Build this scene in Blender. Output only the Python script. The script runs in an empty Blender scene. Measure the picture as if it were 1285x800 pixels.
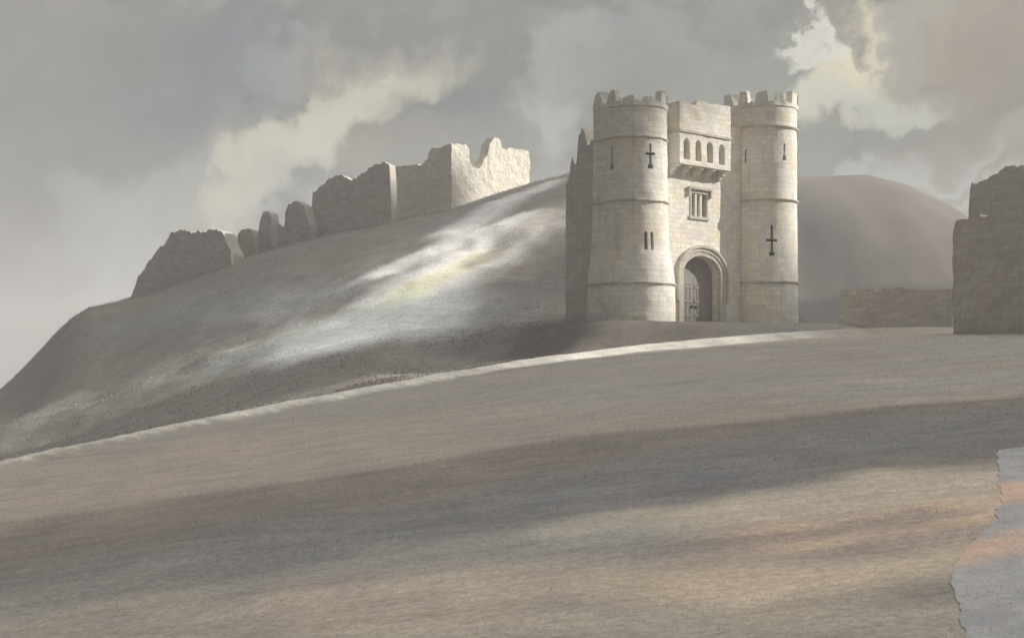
import bpy, bmesh, math, random
import numpy as np
from mathutils import Vector, Matrix, noise
random.seed(7); rng = np.random.default_rng(7)
R = math.radians
scene = bpy.context.scene
col = scene.collection
F, CU, HY = 1750.0, 642.5, 500.0           # focal length in photo pixels, optical centre, eye-level row

# ------------------------------------------------------------------ helpers
def link(name, me, mat=None, parent=None):
    o = bpy.data.objects.new(name, me); col.objects.link(o)
    if mat is not None: me.materials.append(mat)
    if parent is not None: o.parent = parent
    return o
def tag(o, label=None, cat=None, group=None, kind=None):
    if label: o['label'] = label
    if cat:
        o['category'] = cat
        if not kind: o['kind'] = 'thing'
    if group: o['group'] = group
    if kind: o['kind'] = kind
    return o
def empty(name, loc, rz=0):
    o = bpy.data.objects.new(name, None); col.objects.link(o)
    o.location = loc; o.rotation_euler = (0, 0, rz); o.empty_display_size = .5
    return o
def lin(r, g, b):
    f = lambda c: (c/255/12.92) if c/255 <= .04045 else ((c/255+.055)/1.055)**2.4
    return np.array([f(r), f(g), f(b)])
def sst(a, b, x):
    t = np.clip((x-a)/(b-a), 0, 1); return t*t*(3-2*t)
def smooth_interp(xs, ys, x, h):
    return sum(np.interp(x+k*h, xs, ys)*w for k, w in ((-2,.1),(-1,.2),(0,.4),(1,.2),(2,.1)))
def fbm(x, y, s, seed=0, n=4):
    """cheap smooth value noise on arrays, about -1..1"""
    out = np.zeros_like(x); amp, tot = 1., 0.
    for k in range(n):
        r = np.random.default_rng(seed*31+k)
        for j in range(5):
            a = r.uniform(0, 6.283); f = r.uniform(.7, 1.3)*2**k/s
            out += amp*.45*np.sin((x*math.cos(a)+y*math.sin(a))*f*6.283+r.uniform(0, 6.28)
                                  + 1.3*np.sin((x*math.sin(a)-y*math.cos(a))*f*3.1+r.uniform(0, 6.28)))
        tot += amp; amp *= .5
    return out/tot

# ------------------------------------------------------------------ terrain
GZ = 4.5                                     # level of the gate sill
ALPHA = R(40)
G0 = np.array([7.26, 83.0])                  # centre of the left gate tower
E1 = np.array([math.cos(ALPHA), math.sin(ALPHA)]); E2 = np.array([-math.sin(ALPHA), math.cos(ALPHA)])
CX = [-60, -40, -30, -22, -16.5, -13.5, -8.57, -2, 4.5, 13, 23, 40, 70]
CY = [-40, -10, 10, 28, 45, 53.6, 62, 70.5, 76.5, 80, 85, 92, 100]
RX = [(u-CU)/F*170 for u in (-400, -150, 0, 60, 88, 112, 132, 165, 215, 300, 390, 490, 567, 620, 690, 760)] + [19, 28, 40, 70, 110]
RZ = [-12, -6, .6, 7.0, 10.2, 11.9, 11.2, 12.2, 14.5, 17.2, 19.6, 21.6, 23.0, 24.8, 26.8, 28.2] + [25, 14, 7, 4, 3]
def gate_x(u, y=0.):
    """place along the gate front (plane y behind it) seen in photo column u"""
    k = (u-CU)/F; c, s = E1
    return (k*(G0[1]+y*c)-G0[0]+y*s)/(c-k*s)
def gate_z(row, x, y=0.): return (HY-row)/F*(G0[1]+x*E1[1]+y*E1[0])-GZ
L2 = gate_x(958)
def crest_y(x): return smooth_interp(CX, CY, x, 1.5)
def height(x, y):
    x = np.asarray(x, float); y = np.asarray(y, float)
    yc = crest_y(x); dyc = (crest_y(x+.5)-crest_y(x-.5))
    s = (y-yc)/np.sqrt(1+dyc**2)
    xp = np.clip(x, -40, 25)
    plane = -2.72 + .130*xp - .0024*np.clip(xp, 0, None)**2
    zf = plane + .0587*np.minimum(y, yc) 
    und = .10*fbm(x, y, 26, 3, 3) + .03*fbm(x, y, 6, 5, 2)
    near = zf + und*sst(4, 16, y) + .35*sst(-1.0, -.1, s)*(.7+.3*sst(-17, -9, x))
    zc = plane + .0587*yc + .35*(.7+.3*sst(-17, -9, x))
    # behind the crest: the track, a shallow dip, then the castle hill
    y0 = np.maximum(yc+3, 66.); yr = 170.
    H = smooth_interp(RX, RZ, x*170/np.clip(y, 120, 200), 2.0)
    zb = zc - .9*sst(2, 8, s)
    t = np.clip((y-y0)/(yr-y0), 0, 1)
    f = .55*t+.45*t*t*(3-2*t)
    rough = (.5*fbm(x*.9+y*.5, y*.45-x*.2, 22, 11, 4) + .10*fbm(x, y, 6, 12, 3))*sst(6, 30, s)*(1-.75*sst(.82, 1., t))*sst(-.05, .25, t)
    hill = zb + (H-zb)*f + rough
    back = sst(yr+2, yr+90, y)
    zz = np.where(s < 0, near, hill)
    zz = zz*(1-back) + (-8)*back
    # far round hill to the right, and low land beyond
    pk = 74*np.exp(-.5*((np.where(x < 98, (x-98)/80, (x-98)/52))**2) - .5*((y-430)/75)**2)
    pk2 = 40*np.exp(-.5*((x-330)/150)**2-.5*((y-560)/90)**2)
    zz = zz + pk + pk2 + sst(260, 340, y)*(1-sst(520, 640, y))*.9*fbm(x, y*.5, 30, 22, 4) + back*2.5*fbm(x, y, 90, 21, 3)
    # the levelled mound under the gatehouse
    lx = (x-G0[0])*E1[0]+(y-G0[1])*E1[1]; ly = (x-G0[0])*E2[0]+(y-G0[1])*E2[1]
    dx = np.maximum(np.maximum(-3.2-lx, lx-L2-3.5), 0); dy = np.maximum(np.maximum(-2.4-ly, ly-8), 0)
    m = 1-sst(0, 5.0, np.sqrt(dx*dx+dy*dy))
    m = np.where(s > .6, m*sst(.6, 2.2, s), 0)
    zz = zz*(1-m) + (GZ+.028*np.clip(lx, 0, 14))*m
    # rising ground on the right, up to the dark walls
    return zz
def hz(x, y): return float(height(np.array([x]), np.array([y]))[0])
def ground_at(u, row, y0=6., y1=230.):
    """where the sight line of photo pixel (u,row) meets the ground"""
    ys = np.linspace(y0, y1, 6000); xs = (u-CU)/F*ys; zr = (HY-row)/F*ys
    k = np.nonzero(height(xs, ys) >= zr)[0]
    i = k[0] if len(k) else len(ys)-1
    return np.array([xs[i], ys[i]])
def at(u, row, y): return Vector(((u-CU)/F*y, y, (HY-row)/F*y))

def axis(lo, hi, d0, far):
    a = list(np.arange(lo, hi, d0)); d = d0
    while a[-1] < far: d *= 1.055; a.append(a[-1]+d)
    return a
xs_r = axis(0, 62, .42, 900); xs_l = axis(0, 66, .42, 900)
gx = np.array([-v for v in xs_l[:0:-1]]+xs_r)
gy = np.array([-v for v in axis(0, 6, 1.5, 120)[:0:-1]] + list(np.arange(0, 12, .4)) + list(np.arange(12, 104, .3)) + axis(104, 184, .8, 1150))
XX, YY = np.meshgrid(gx, gy); ZZ = height(XX, YY)

# ground colour: patches of turf and sand, darker bands, and the hill's sunlit streak painted in, each a stroke A-B with a half-width, laid on the land
def illum_alb(c, k): return np.clip(lin(*c)*k*np.array([.972, 1.0, 1.055]), 0.01, .9)
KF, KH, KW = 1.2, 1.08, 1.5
def stroke(X, Y, A, B, w, soft=.5, seed=0, ns=4., wob=.35):
    A = np.asarray(A); B = np.asarray(B); d = B-A; L = np.hypot(*d); d = d/L; n = np.array([-d[1], d[0]])
    px, py = X-A[0], Y-A[1]
    t = px*d[0]+py*d[1]; q = px*n[0]+py*n[1]
    e = np.maximum(np.maximum(-t, t-L), 0)/(w*1.2)
    r = np.sqrt((q/w)**2+e**2) + wob*fbm(X*d[0]*.35+Y*d[1]*.35 + X*n[0], X*n[1]+Y*d[0]*.2, ns, seed, 4)
    return 1-sst(1-soft, 1+soft, r)
def S(u0, r0, u1, r1, uw, rw, colr, amt, k, soft=.5, wob=.35, ns=4.):
    """stroke through two photo-measured places; (uw,rw) is a place on its edge"""
    A, B, C = ground_at(u0, r0), ground_at(u1, r1), ground_at(uw, rw)
    d = (B-A)/np.hypot(*(B-A)); w = abs((C-A)[0]*-d[1]+(C-A)[1]*d[0])
    return (A, B, max(w, .15), illum_alb(colr, k), amt, soft, wob, ns)
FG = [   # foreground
    S(-100, 700, 1285, 525, 640, 650, (130, 123, 115), .95, KF, .16, .1, 12),  # darker band across the slope
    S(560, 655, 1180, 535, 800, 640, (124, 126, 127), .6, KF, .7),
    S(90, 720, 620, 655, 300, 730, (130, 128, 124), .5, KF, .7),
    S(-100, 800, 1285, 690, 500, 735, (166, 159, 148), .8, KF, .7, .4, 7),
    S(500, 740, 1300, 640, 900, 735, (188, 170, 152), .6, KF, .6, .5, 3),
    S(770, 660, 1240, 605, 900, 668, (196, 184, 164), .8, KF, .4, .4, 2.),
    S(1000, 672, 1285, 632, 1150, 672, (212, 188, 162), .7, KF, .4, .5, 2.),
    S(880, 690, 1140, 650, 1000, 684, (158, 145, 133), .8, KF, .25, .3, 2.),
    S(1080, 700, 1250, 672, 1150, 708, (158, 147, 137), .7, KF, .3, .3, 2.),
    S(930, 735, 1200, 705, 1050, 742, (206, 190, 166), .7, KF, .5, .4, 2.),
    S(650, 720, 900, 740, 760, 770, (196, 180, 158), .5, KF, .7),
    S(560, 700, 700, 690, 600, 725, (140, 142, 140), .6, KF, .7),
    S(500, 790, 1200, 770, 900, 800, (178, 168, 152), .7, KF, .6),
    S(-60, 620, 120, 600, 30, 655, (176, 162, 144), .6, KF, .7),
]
HILL = [  # pale strokes paint sunlight from a cloud gap into the slope's colour
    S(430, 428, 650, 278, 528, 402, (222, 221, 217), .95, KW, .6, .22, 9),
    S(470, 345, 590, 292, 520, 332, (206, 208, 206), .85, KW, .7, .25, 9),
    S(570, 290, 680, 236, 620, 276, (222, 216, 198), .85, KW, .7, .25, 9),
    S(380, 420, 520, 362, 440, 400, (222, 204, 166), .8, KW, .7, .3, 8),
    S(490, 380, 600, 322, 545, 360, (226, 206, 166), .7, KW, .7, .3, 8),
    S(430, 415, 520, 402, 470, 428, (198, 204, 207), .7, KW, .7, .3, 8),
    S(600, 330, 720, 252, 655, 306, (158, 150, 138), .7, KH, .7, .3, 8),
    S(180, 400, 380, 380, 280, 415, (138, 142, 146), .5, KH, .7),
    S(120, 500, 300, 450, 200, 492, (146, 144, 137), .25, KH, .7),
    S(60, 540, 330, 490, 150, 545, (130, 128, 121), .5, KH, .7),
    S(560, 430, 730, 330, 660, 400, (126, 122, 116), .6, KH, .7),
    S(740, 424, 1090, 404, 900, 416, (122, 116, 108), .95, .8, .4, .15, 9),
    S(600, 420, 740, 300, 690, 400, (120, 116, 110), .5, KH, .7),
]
def ground_color(X, Y):
    s = (Y-crest_y(X))/1.3
    base = illum_alb((158, 152, 142), KF); hb = illum_alb((140, 134, 125), KH)
    w = sst(-.2, .6, s)[..., None]
    C = base*(1-w)+hb*w
    n = fbm(X*.35, Y*1.2, 5, 41, 4)[..., None]; n2 = fbm(X, Y, 17, 42, 3)[..., None]
    C = C*(1+.06*n+.05*n2)
    C = C*(1+np.array([.03, 0, -.04])*fbm(X*.5, Y, 11, 43, 3)[..., None])
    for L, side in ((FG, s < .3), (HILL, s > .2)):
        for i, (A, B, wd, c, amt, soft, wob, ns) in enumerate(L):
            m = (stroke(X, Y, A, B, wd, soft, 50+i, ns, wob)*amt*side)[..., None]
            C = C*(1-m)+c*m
    # bare chalk on the lip of the track
    lip = sst(-1.05, -.75, s*1.0)*(1-sst(.0, .35, s))*(.6+.4*sst(-17, -8, X+2.0*fbm(X, Y, 6, 71, 3)))*(1-sst(13, 22, X))
    chalk = illum_alb((236, 230, 216), 1.05)*(1+.10*fbm(X, Y, 3, 72, 3)[..., None])
    m = (lip*(.85+.15*fbm(X, Y, 2.2, 73, 2)))[..., None]
    C = C*(1-m)+chalk*m
    # far hill: brown heath
    far = sst(190, 330, Y)[..., None]
    C = C*(1-far) + illum_alb((136, 127, 117), .72)*(1+.16*fbm(X, Y, 60, 44, 4)[..., None]+.12*fbm(X, Y*.5, 14, 45, 4)[..., None])*far
    return np.clip(C, .01, .9)

# ------------------------------------------------------------------ materials
def newmat(name):
    m = bpy.data.materials.new(name); m.use_nodes = True
    nt = m.node_tree; b = nt.nodes['Principled BSDF']
    b.inputs['Roughness'].default_value = .92
    b.inputs['Specular IOR Level'].default_value = .15
    return m, nt, b
def N(nt, t, **kw):
    n = nt.nodes.new(t)
    for k, v in kw.items():
        if k in n.inputs.keys(): n.inputs[k].default_value = v
        else: setattr(n, k, v)
    return n
def math_node(nt, op, a, b=None, clamp=False):
    n = nt.nodes.new('ShaderNodeMath'); n.operation = op; n.use_clamp = clamp
    for i, v in enumerate((a, b)):
        if v is None: continue
        if isinstance(v, (int, float)): n.inputs[i].default_value = v
        else: nt.links.new(v, n.inputs[i])
    return n.outputs[0]
def mixc(nt, fac, a, b, blend='MIX'):
    n = nt.nodes.new('ShaderNodeMix'); n.data_type = 'RGBA'; n.blend_type = blend
    for s, v in ((0, fac), (6, a), (7, b)):
        if isinstance(v, (int, float)): n.inputs[s].default_value = v
        elif isinstance(v, (tuple, list, np.ndarray)): n.inputs[s].default_value = (*[float(c) for c in v[:3]], 1)
        else: nt.links.new(v, n.inputs[s])
    return n.outputs[2]
def noise_tex(nt, vec, scale, detail=6, rough=.6):
    n = N(nt, 'ShaderNodeTexNoise'); n.inputs['Scale'].default_value = scale
    n.inputs['Detail'].default_value = detail; n.inputs['Roughness'].default_value = rough
    if vec is not None: nt.links.new(vec, n.inputs['Vector'])
    return n.outputs[0]
def ramp(nt, fac, a, b):
    n = N(nt, 'ShaderNodeMapRange'); n.inputs[1].default_value = a; n.inputs[2].default_value = b
    n.interpolation_type = 'SMOOTHSTEP'
    nt.links.new(fac, n.inputs[0]); return n.outputs[0]

def ground_material():
    m, nt, b = newmat('turf_and_chalk')
    at_ = N(nt, 'ShaderNodeAttribute'); at_.attribute_name = 'albedo'
    g = N(nt, 'ShaderNodeNewGeometry')
    n1 = noise_tex(nt, g.outputs['Position'], 9, 8, .7); n2 = noise_tex(nt, g.outputs['Position'], .9, 5, .6)
    mp = N(nt, 'ShaderNodeMapping'); mp.inputs['Scale'].default_value = (.35, 2.2, 1); nt.links.new(g.outputs['Position'], mp.inputs['Vector'])
    n3 = noise_tex(nt, mp.outputs[0], 1.1, 6, .65)
    c = mixc(nt, 1., at_.outputs['Color'], mixc(nt, ramp(nt, n1, .3, .7), (.80, .79, .78), (1.2, 1.2, 1.2)), 'MULTIPLY')
    c = mixc(nt, 1., c, mixc(nt, ramp(nt, n2, .3, .7), (.90, .91, .93), (1.09, 1.08, 1.05)), 'MULTIPLY')
    c = mixc(nt, 1., c, mixc(nt, ramp(nt, n3, .3, .7), (.90, .89, .88), (1.09, 1.09, 1.09)), 'MULTIPLY')
    nt.links.new(c, b.inputs['Base Color'])
    bp = N(nt, 'ShaderNodeBump'); bp.inputs['Strength'].default_value = .22; bp.inputs['Distance'].default_value = .10
    hgt = math_node(nt, 'ADD', n1, math_node(nt, 'MULTIPLY', n3, .8))
    nt.links.new(hgt, bp.inputs['Height']); nt.links.new(bp.outputs[0], b.inputs['Normal'])
    return m
def stone_material(name, c0, c1, warm, stain, brick=(.62, .30), bump=.5, warm_amt=.6, mortar=.9):
    m, nt, b = newmat(name)
    uv = N(nt, 'ShaderNodeUVMap'); uv.uv_map = 'UVMap'
    g = N(nt, 'ShaderNodeNewGeometry'); P = g.outputs['Position']
    # jittered masonry courses
    w = noise_tex(nt, P, 1.3, 3)
    wv = N(nt, 'ShaderNodeVectorMath'); wv.operation = 'SCALE'; wv.inputs['Scale'].default_value = .12
    nn = N(nt, 'ShaderNodeTexNoise'); nn.inputs['Scale'].default_value = 1.6; nt.links.new(P, nn.inputs['Vector'])
    nt.links.new(nn.outputs['Color'], wv.inputs[0])
    av = N(nt, 'ShaderNodeVectorMath'); av.operation = 'ADD'; nt.links.new(uv.outputs[0], av.inputs[0]); nt.links.new(wv.outputs[0], av.inputs[1])
    bk = N(nt, 'ShaderNodeTexBrick'); nt.links.new(av.outputs[0], bk.inputs['Vector'])
    bk.inputs['Scale'].default_value = 1; bk.inputs['Brick Width'].default_value = brick[0]; bk.inputs['Row Height'].default_value = brick[1]
    bk.inputs['Mortar Size'].default_value = .018; bk.inputs['Mortar Smooth'].default_value = .6
    bk.inputs['Color1'].default_value = (.90, .90, .90, 1); bk.inputs['Color2'].default_value = (1.07, 1.065, 1.05, 1)
    bk.inputs['Mortar'].default_value = (mortar*.9,)*3+(1,)
    n1 = noise_tex(nt, P, .55, 6, .65); n2 = noise_tex(nt, P, 3.2, 8, .7); n3 = noise_tex(nt, P, 14, 6, .7)
    c = mixc(nt, ramp(nt, n2, .3, .7), c0, c1)
    c = mixc(nt, math_node(nt, 'MULTIPLY', ramp(nt, n1, .45, .68), warm_amt), c, warm)
    mp = N(nt, 'ShaderNodeMapping'); mp.inputs['Scale'].default_value = (2.2, 2.2, .22); nt.links.new(P, mp.inputs['Vector'])
    st = noise_tex(nt, mp.outputs[0], 1.0, 7, .65)
    c = mixc(nt, math_node(nt, 'MULTIPLY', ramp(nt, st, .54, .72), .55), c, stain)
    c = mixc(nt, 1., c, bk.outputs['Color'], 'MULTIPLY')
    c = mixc(nt, 1., c, mixc(nt, ramp(nt, n3, .25, .75), (.88, .88, .88), (1.1, 1.1, 1.1)), 'MULTIPLY')
    nt.links.new(c, b.inputs['Base Color'])
    bp = N(nt, 'ShaderNodeBump'); bp.inputs['Strength'].default_value = bump; bp.inputs['Distance'].default_value = .06
    h = math_node(nt, 'ADD', math_node(nt, 'MULTIPLY', bk.outputs['Fac'], -.6), math_node(nt, 'ADD', n2, math_node(nt, 'MULTIPLY', n3, .5)))
    nt.links.new(h, bp.inputs['Height']); nt.links.new(bp.outputs[0], b.inputs['Normal'])
    return m
def plain_material(name, c, var=.2, scale=6, stretch=(1, 1, 1)):
    m, nt, b = newmat(name)
    g = N(nt, 'ShaderNodeNewGeometry')
    mp = N(nt, 'ShaderNodeMapping'); mp.inputs['Scale'].default_value = stretch; nt.links.new(g.outputs['Position'], mp.inputs['Vector'])
    n = noise_tex(nt, mp.outputs[0], scale, 6, .65); c = np.array(c)
    nt.links.new(mixc(nt, ramp(nt, n, .3, .7), c*(1-var), c*(1+var)), b.inputs['Base Color'])
    bp = N(nt, 'ShaderNodeBump'); bp.inputs['Strength'].default_value = .4; bp.inputs['Distance'].default_value = .05
    nt.links.new(n, bp.inputs['Height']); nt.links.new(bp.outputs[0], b.inputs['Normal'])
    return m
M_ground = ground_material()
M_lime = stone_material('pale_limestone', (.68, .655, .60), (.79, .765, .705), (.78, .67, .47), (.50, .48, .435))
M_trim = stone_material('weathered_trim_stone', (.47, .44, .395), (.58, .55, .49), (.54, .47, .36), (.33, .315, .29), brick=(.9, .5))
M_keep = stone_material('keep_stone', (.66, .63, .56), (.76, .72, .64), (.70, .63, .49), (.55, .52, .46), brick=(.7, .35), warm_amt=.4)
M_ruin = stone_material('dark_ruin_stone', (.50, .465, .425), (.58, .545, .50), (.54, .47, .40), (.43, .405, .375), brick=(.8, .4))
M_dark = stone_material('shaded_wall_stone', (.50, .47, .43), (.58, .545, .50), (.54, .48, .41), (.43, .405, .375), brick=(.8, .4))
M_wood = plain_material('grey_oak', (.30, .28, .255), .25, 5, (6, 6, .5))
M_iron = plain_material('iron', (.06, .058, .055), .2, 20)

# ------------------------------------------------------------------ the ground sheet
def grid_mesh(name, X, Y, Z):
    ny, nx = X.shape
    v = np.stack([X, Y, Z], -1).reshape(-1, 3)
    i = np.arange(nx*ny).reshape(ny, nx)
    q = np.stack([i[:-1, :-1], i[:-1, 1:], i[1:, 1:], i[1:, :-1]], -1).reshape(-1, 4)
    me = bpy.data.meshes.new(name)
    me.vertices.add(len(v)); me.vertices.foreach_set('co', v.ravel().astype(np.float32))
    me.loops.add(q.size); me.loops.foreach_set('vertex_index', q.ravel().astype(np.int32))
    me.polygons.add(len(q)); me.polygons.foreach_set('loop_start', np.arange(0, q.size, 4, dtype=np.int32))
    me.update(calc_edges=True); me.polygons.foreach_set('use_smooth', np.ones(len(q), bool))
    return me
def set_albedo(me, C):
    a = me.color_attributes.new('albedo', 'FLOAT_COLOR', 'POINT')
    C = C.reshape(-1, 3); a.data.foreach_set('color', np.concatenate([C, np.ones((len(C), 1))], 1).ravel().astype(np.float32))
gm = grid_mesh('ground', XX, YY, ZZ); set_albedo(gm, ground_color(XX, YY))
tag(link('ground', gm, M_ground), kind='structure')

# short turf on the foreground slope
def make_grass(n):
    t = rng.uniform(0, 1, n); y = 8.2*(74/8.2)**t
    x = rng.uniform(-.41, .41, n)*y
    ok = (y < crest_y(x)-.6); x, y = x[ok], y[ok]
    d = .5+.5*fbm(x, y, 3, 91, 4); ok = rng.uniform(0, 1, len(x)) < .25+.75*np.clip(d, 0, 1); x, y = x[ok], y[ok]
    n = len(x); z = height(x, y)
    ll = (.03+.0028*y)*rng.uniform(.5, 1.5, n); wd = ll*rng.uniform(.05, .11, n)
    la = 1.45+rng.uniform(-1.25, 1.25, n); a = la+1.5708; tilt = rng.uniform(.15, .6, n)     # matted, lying blades
    h = ll*np.sin(tilt); ln = 1/np.tan(tilt)
    bx, by = np.cos(a)*wd, np.sin(a)*wd
    v = np.empty((n, 3, 3)); v[:, 0] = np.stack([x-bx, y-by, z-.01], 1); v[:, 1] = np.stack([x+bx, y+by, z-.01], 1)
    v[:, 2] = np.stack([x+np.cos(la)*h*ln, y+np.sin(la)*h*ln, z+h], 1)
    me = bpy.data.meshes.new('grass')
    me.vertices.add(3*n); me.vertices.foreach_set('co', v.ravel().astype(np.float32))
    me.loops.add(3*n); me.loops.foreach_set('vertex_index', np.arange(3*n, dtype=np.int32))
    me.polygons.add(n); me.polygons.foreach_set('loop_start', np.arange(0, 3*n, 3, dtype=np.int32))
    me.update(calc_edges=True)
    C = ground_color(x, y)*rng.uniform(1.04, 1.24, (n, 1))
    set_albedo(me, np.clip(np.repeat(C[:, None], 3, 1), .01, .9))
    return me
mg, nt, b = newmat('dry_grass'); a_ = N(nt, 'ShaderNodeAttribute'); a_.attribute_name = 'albedo'
df = N(nt, 'ShaderNodeBsdfDiffuse'); tl = N(nt, 'ShaderNodeBsdfTranslucent'); ms = N(nt, 'ShaderNodeMixShader'); ms.inputs[0].default_value = .5
for q_ in (df, tl): nt.links.new(a_.outputs['Color'], q_.inputs['Color'])
ms.inputs[0].default_value = .15; nt.links.new(df.outputs[0], ms.inputs[1]); nt.links.new(tl.outputs[0], ms.inputs[2]); nt.links.new(ms.outputs[0], nt.nodes['Material Output'].inputs['Surface'])
def make_scrub(n):
    """low heather and dry stems hugging the castle hill"""
    y = rng.uniform(62, 172, n); x = rng.uniform(-.42, .08, n)*y
    ok = (y-crest_y(x) > 4) & ~((x > 2) & (y < 98)); x, y = x[ok], y[ok]
    d = .5+.6*fbm(x, y, 7, 95, 4); ok = rng.uniform(0, 1, len(x)) < np.clip(d, .12, 1); x, y = x[ok], y[ok]
    n = len(x); z = height(x, y); P = np.stack([x, y, z+rng.uniform(0, .22, n)], 1)
    sz = rng.uniform(.04, .10, (n, 1)); nv = np.array([.15, -.75, 1.])+.4*rng.normal(size=(n, 3)); nv[:, 1] = np.minimum(nv[:, 1], -.3)      # tufts lean up the slope
    a = np.cross(nv, rng.normal(size=(n, 3))); a /= np.linalg.norm(a, axis=1)[:, None]
    b = np.cross(a, nv); b /= np.linalg.norm(b, axis=1)[:, None]
    V = np.stack([P-a*sz, P+b*sz*.45, P+a*sz, P-b*sz*.45], 1).reshape(-1, 3)
    me = bpy.data.meshes.new('scrub')
    me.vertices.add(4*n); me.vertices.foreach_set('co', V.ravel().astype(np.float32))
    me.loops.add(4*n); me.loops.foreach_set('vertex_index', np.arange(4*n, dtype=np.int32))
    me.polygons.add(n); me.polygons.foreach_set('loop_start', np.arange(0, 4*n, 4, dtype=np.int32)); me.update(calc_edges=True)
    C = ground_color(x, y)*rng.uniform(.95, 1.15, (n, 1)); set_albedo(me, np.clip(np.repeat(C[:, None], 4, 1), .01, .9))
    return me
tag(link('scrub', make_scrub(110000), mg), kind='stuff', label='low grey heather and scrub covering the castle hillside', cat='scrub')
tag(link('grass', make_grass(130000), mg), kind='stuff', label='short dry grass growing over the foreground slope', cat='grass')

# ------------------------------------------------------------------ mesh helpers for masonry
def bm_mesh(name, bm):
    bmesh.ops.recalc_face_normals(bm, faces=bm.faces)
    me = bpy.data.meshes.new(name); bm.to_mesh(me); bm.free(); return me
def box_bm(bm, x0, x1, y0, y1, z0, z1, cuts=0):
    r = bmesh.ops.create_cube(bm, size=1, matrix=Matrix.Translation(((x0+x1)/2, (y0+y1)/2, (z0+z1)/2)) @ Matrix.Diagonal((x1-x0, y1-y0, z1-z0, 1)))
    return r['verts']
def prism_xz(bm, pts, y0, y1):
    """closed outline in local x,z pushed from y0 to y1"""
    f = [bm.verts.new((x, y0, z)) for x, z in pts]; k = [bm.verts.new((x, y1, z)) for x, z in pts]
    bm.faces.new(f); bm.faces.new(k[::-1]); n = len(pts)
    for i in range(n): bm.faces.new((f[i], k[i], k[(i+1) % n], f[(i+1) % n]))
def weather(me, amp=.03, s=.7, seed=0):
    o = Vector((seed*7.1, seed*3.3, 0))
    for v in me.vertices:
        v.co += amp*noise.noise_vector(v.co/s+o)
def uv_project(me, round_center=None, rad=2.):
    if 'UVMap' not in me.uv_layers: me.uv_layers.new(name='UVMap')
    uv = me.uv_layers['UVMap'].data
    for p in me.polygons:
        n = p.normal
        for li in p.loop_indices:
            c = me.vertices[me.loops[li].vertex_index].co
            if abs(n.z) > .8: t = (c.x, c.y)
            elif round_center is not None and c.y < round_center[1]+.01:
                t = (math.atan2(c.x-round_center[0], -(c.y-round_center[1]))*rad, c.z)
            elif abs(n.x) > abs(n.y): t = (c.y+.31, c.z)
            else: t = (c.x, c.z)
            uv[li].uv = t
def volume(me):
    b = bmesh.new(); b.from_mesh(me); v = abs(b.calc_volume()); b.free(); return v
def islands(bm):
    """the closed pieces of a cutter, one by one"""
    left = dict.fromkeys(bm.verts)
    while left:
        first = next(iter(left)); del left[first]
        st = [first]; got = {first: None}
        while st:
            for e in st.pop().link_edges:
                for v in e.verts:
                    if v in left: del left[v]; got[v] = None; st.append(v)
        idx = {v: i for i, v in enumerate(got)}
        fs = dict.fromkeys(f for v in got for f in v.link_faces)
        b = bmesh.new(); vs = [b.verts.new(v.co) for v in idx]
        for f in fs: b.faces.new([vs[idx[v]] for v in f.verts])
        yield b
def boolean(me, cutter_bm):
    b = bmesh.new(); b.from_mesh(me); bmesh.ops.triangulate(b, faces=b.faces[:])
    bmesh.ops.remove_doubles(b, verts=b.verts[:], dist=1e-4); b.to_mesh(me); b.free()
    for piece in islands(cutter_bm):
        cm = bm_mesh('cut', piece); v0 = volume(me); vc = volume(cm); done = None
        for k in range(12):
            if k: cm.transform(Matrix.Translation((.0021*(-1)**k*k, .0011*k, .0017*(-1)**(k//2)*k)))
            o = bpy.data.objects.new('work', me); col.objects.link(o)
            c = bpy.data.objects.new('cut', cm); col.objects.link(c)
            md = o.modifiers.new('b', 'BOOLEAN'); md.operation = 'DIFFERENCE'; md.object = c; md.solver = 'EXACT'; md.use_self = k % 2 == 1
            out = bpy.data.meshes.new_from_object(o.evaluated_get(bpy.context.evaluated_depsgraph_get()))
            bpy.data.objects.remove(o); bpy.data.objects.remove(c)
            v1 = volume(out)
            if v0-vc*1.02 <= v1 <= v0-.08*vc: done = out; break
        if done is None: print('BOOLEAN FAILED', me.name, v0, vc, v1)
        else: me = done
    return me

# ------------------------------------------------------------------ the gatehouse
gate = empty('gatehouse', (G0[0], G0[1], GZ), ALPHA)
tag(gate, 'pale stone gatehouse with two round battlemented towers flanking a dark arched gateway', 'gatehouse')

def d_plan(r, D, nseg=44):
    """D-shaped plan: half circle to the front, straight flanks D deep"""
    pts = [(r*math.sin(a), -r*math.cos(a)) for a in np.linspace(-math.pi/2, math.pi/2, nseg+1)]
    k = 5
    pts += [(r, D*(i+1)/k) for i in range(k)]
    m = 11
    pts += [(r-2*r*(i+1)/m, D) for i in range(m)]
    pts += [(-r, D-D*(i+1)/k) for i in range(k-1)]
    return pts
def loft(levels, D, cx):
    bm = bmesh.new(); rings = []
    for z, r in levels:
        rings.append([bm.verts.new((cx+x, y, z)) for x, y in d_plan(r, D)])
    for a, b in zip(rings, rings[1:]):
        n = len(a)
        for i in range(n): bm.faces.new((a[i], a[(i+1) % n], b[(i+1) % n], b[i]))
    bm.faces.new(rings[0][::-1]); bm.faces.new(rings[-1])
    return bm
def dense(profile, step=.3):
    zs = np.arange(profile[0][0], profile[-1][0]+1e-6, step); zs[-1] = profile[-1][0]
    return [(float(z), float(np.interp(z, [p[0] for p in profile], [p[1] for p in profile]))) for z in zs]
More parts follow.
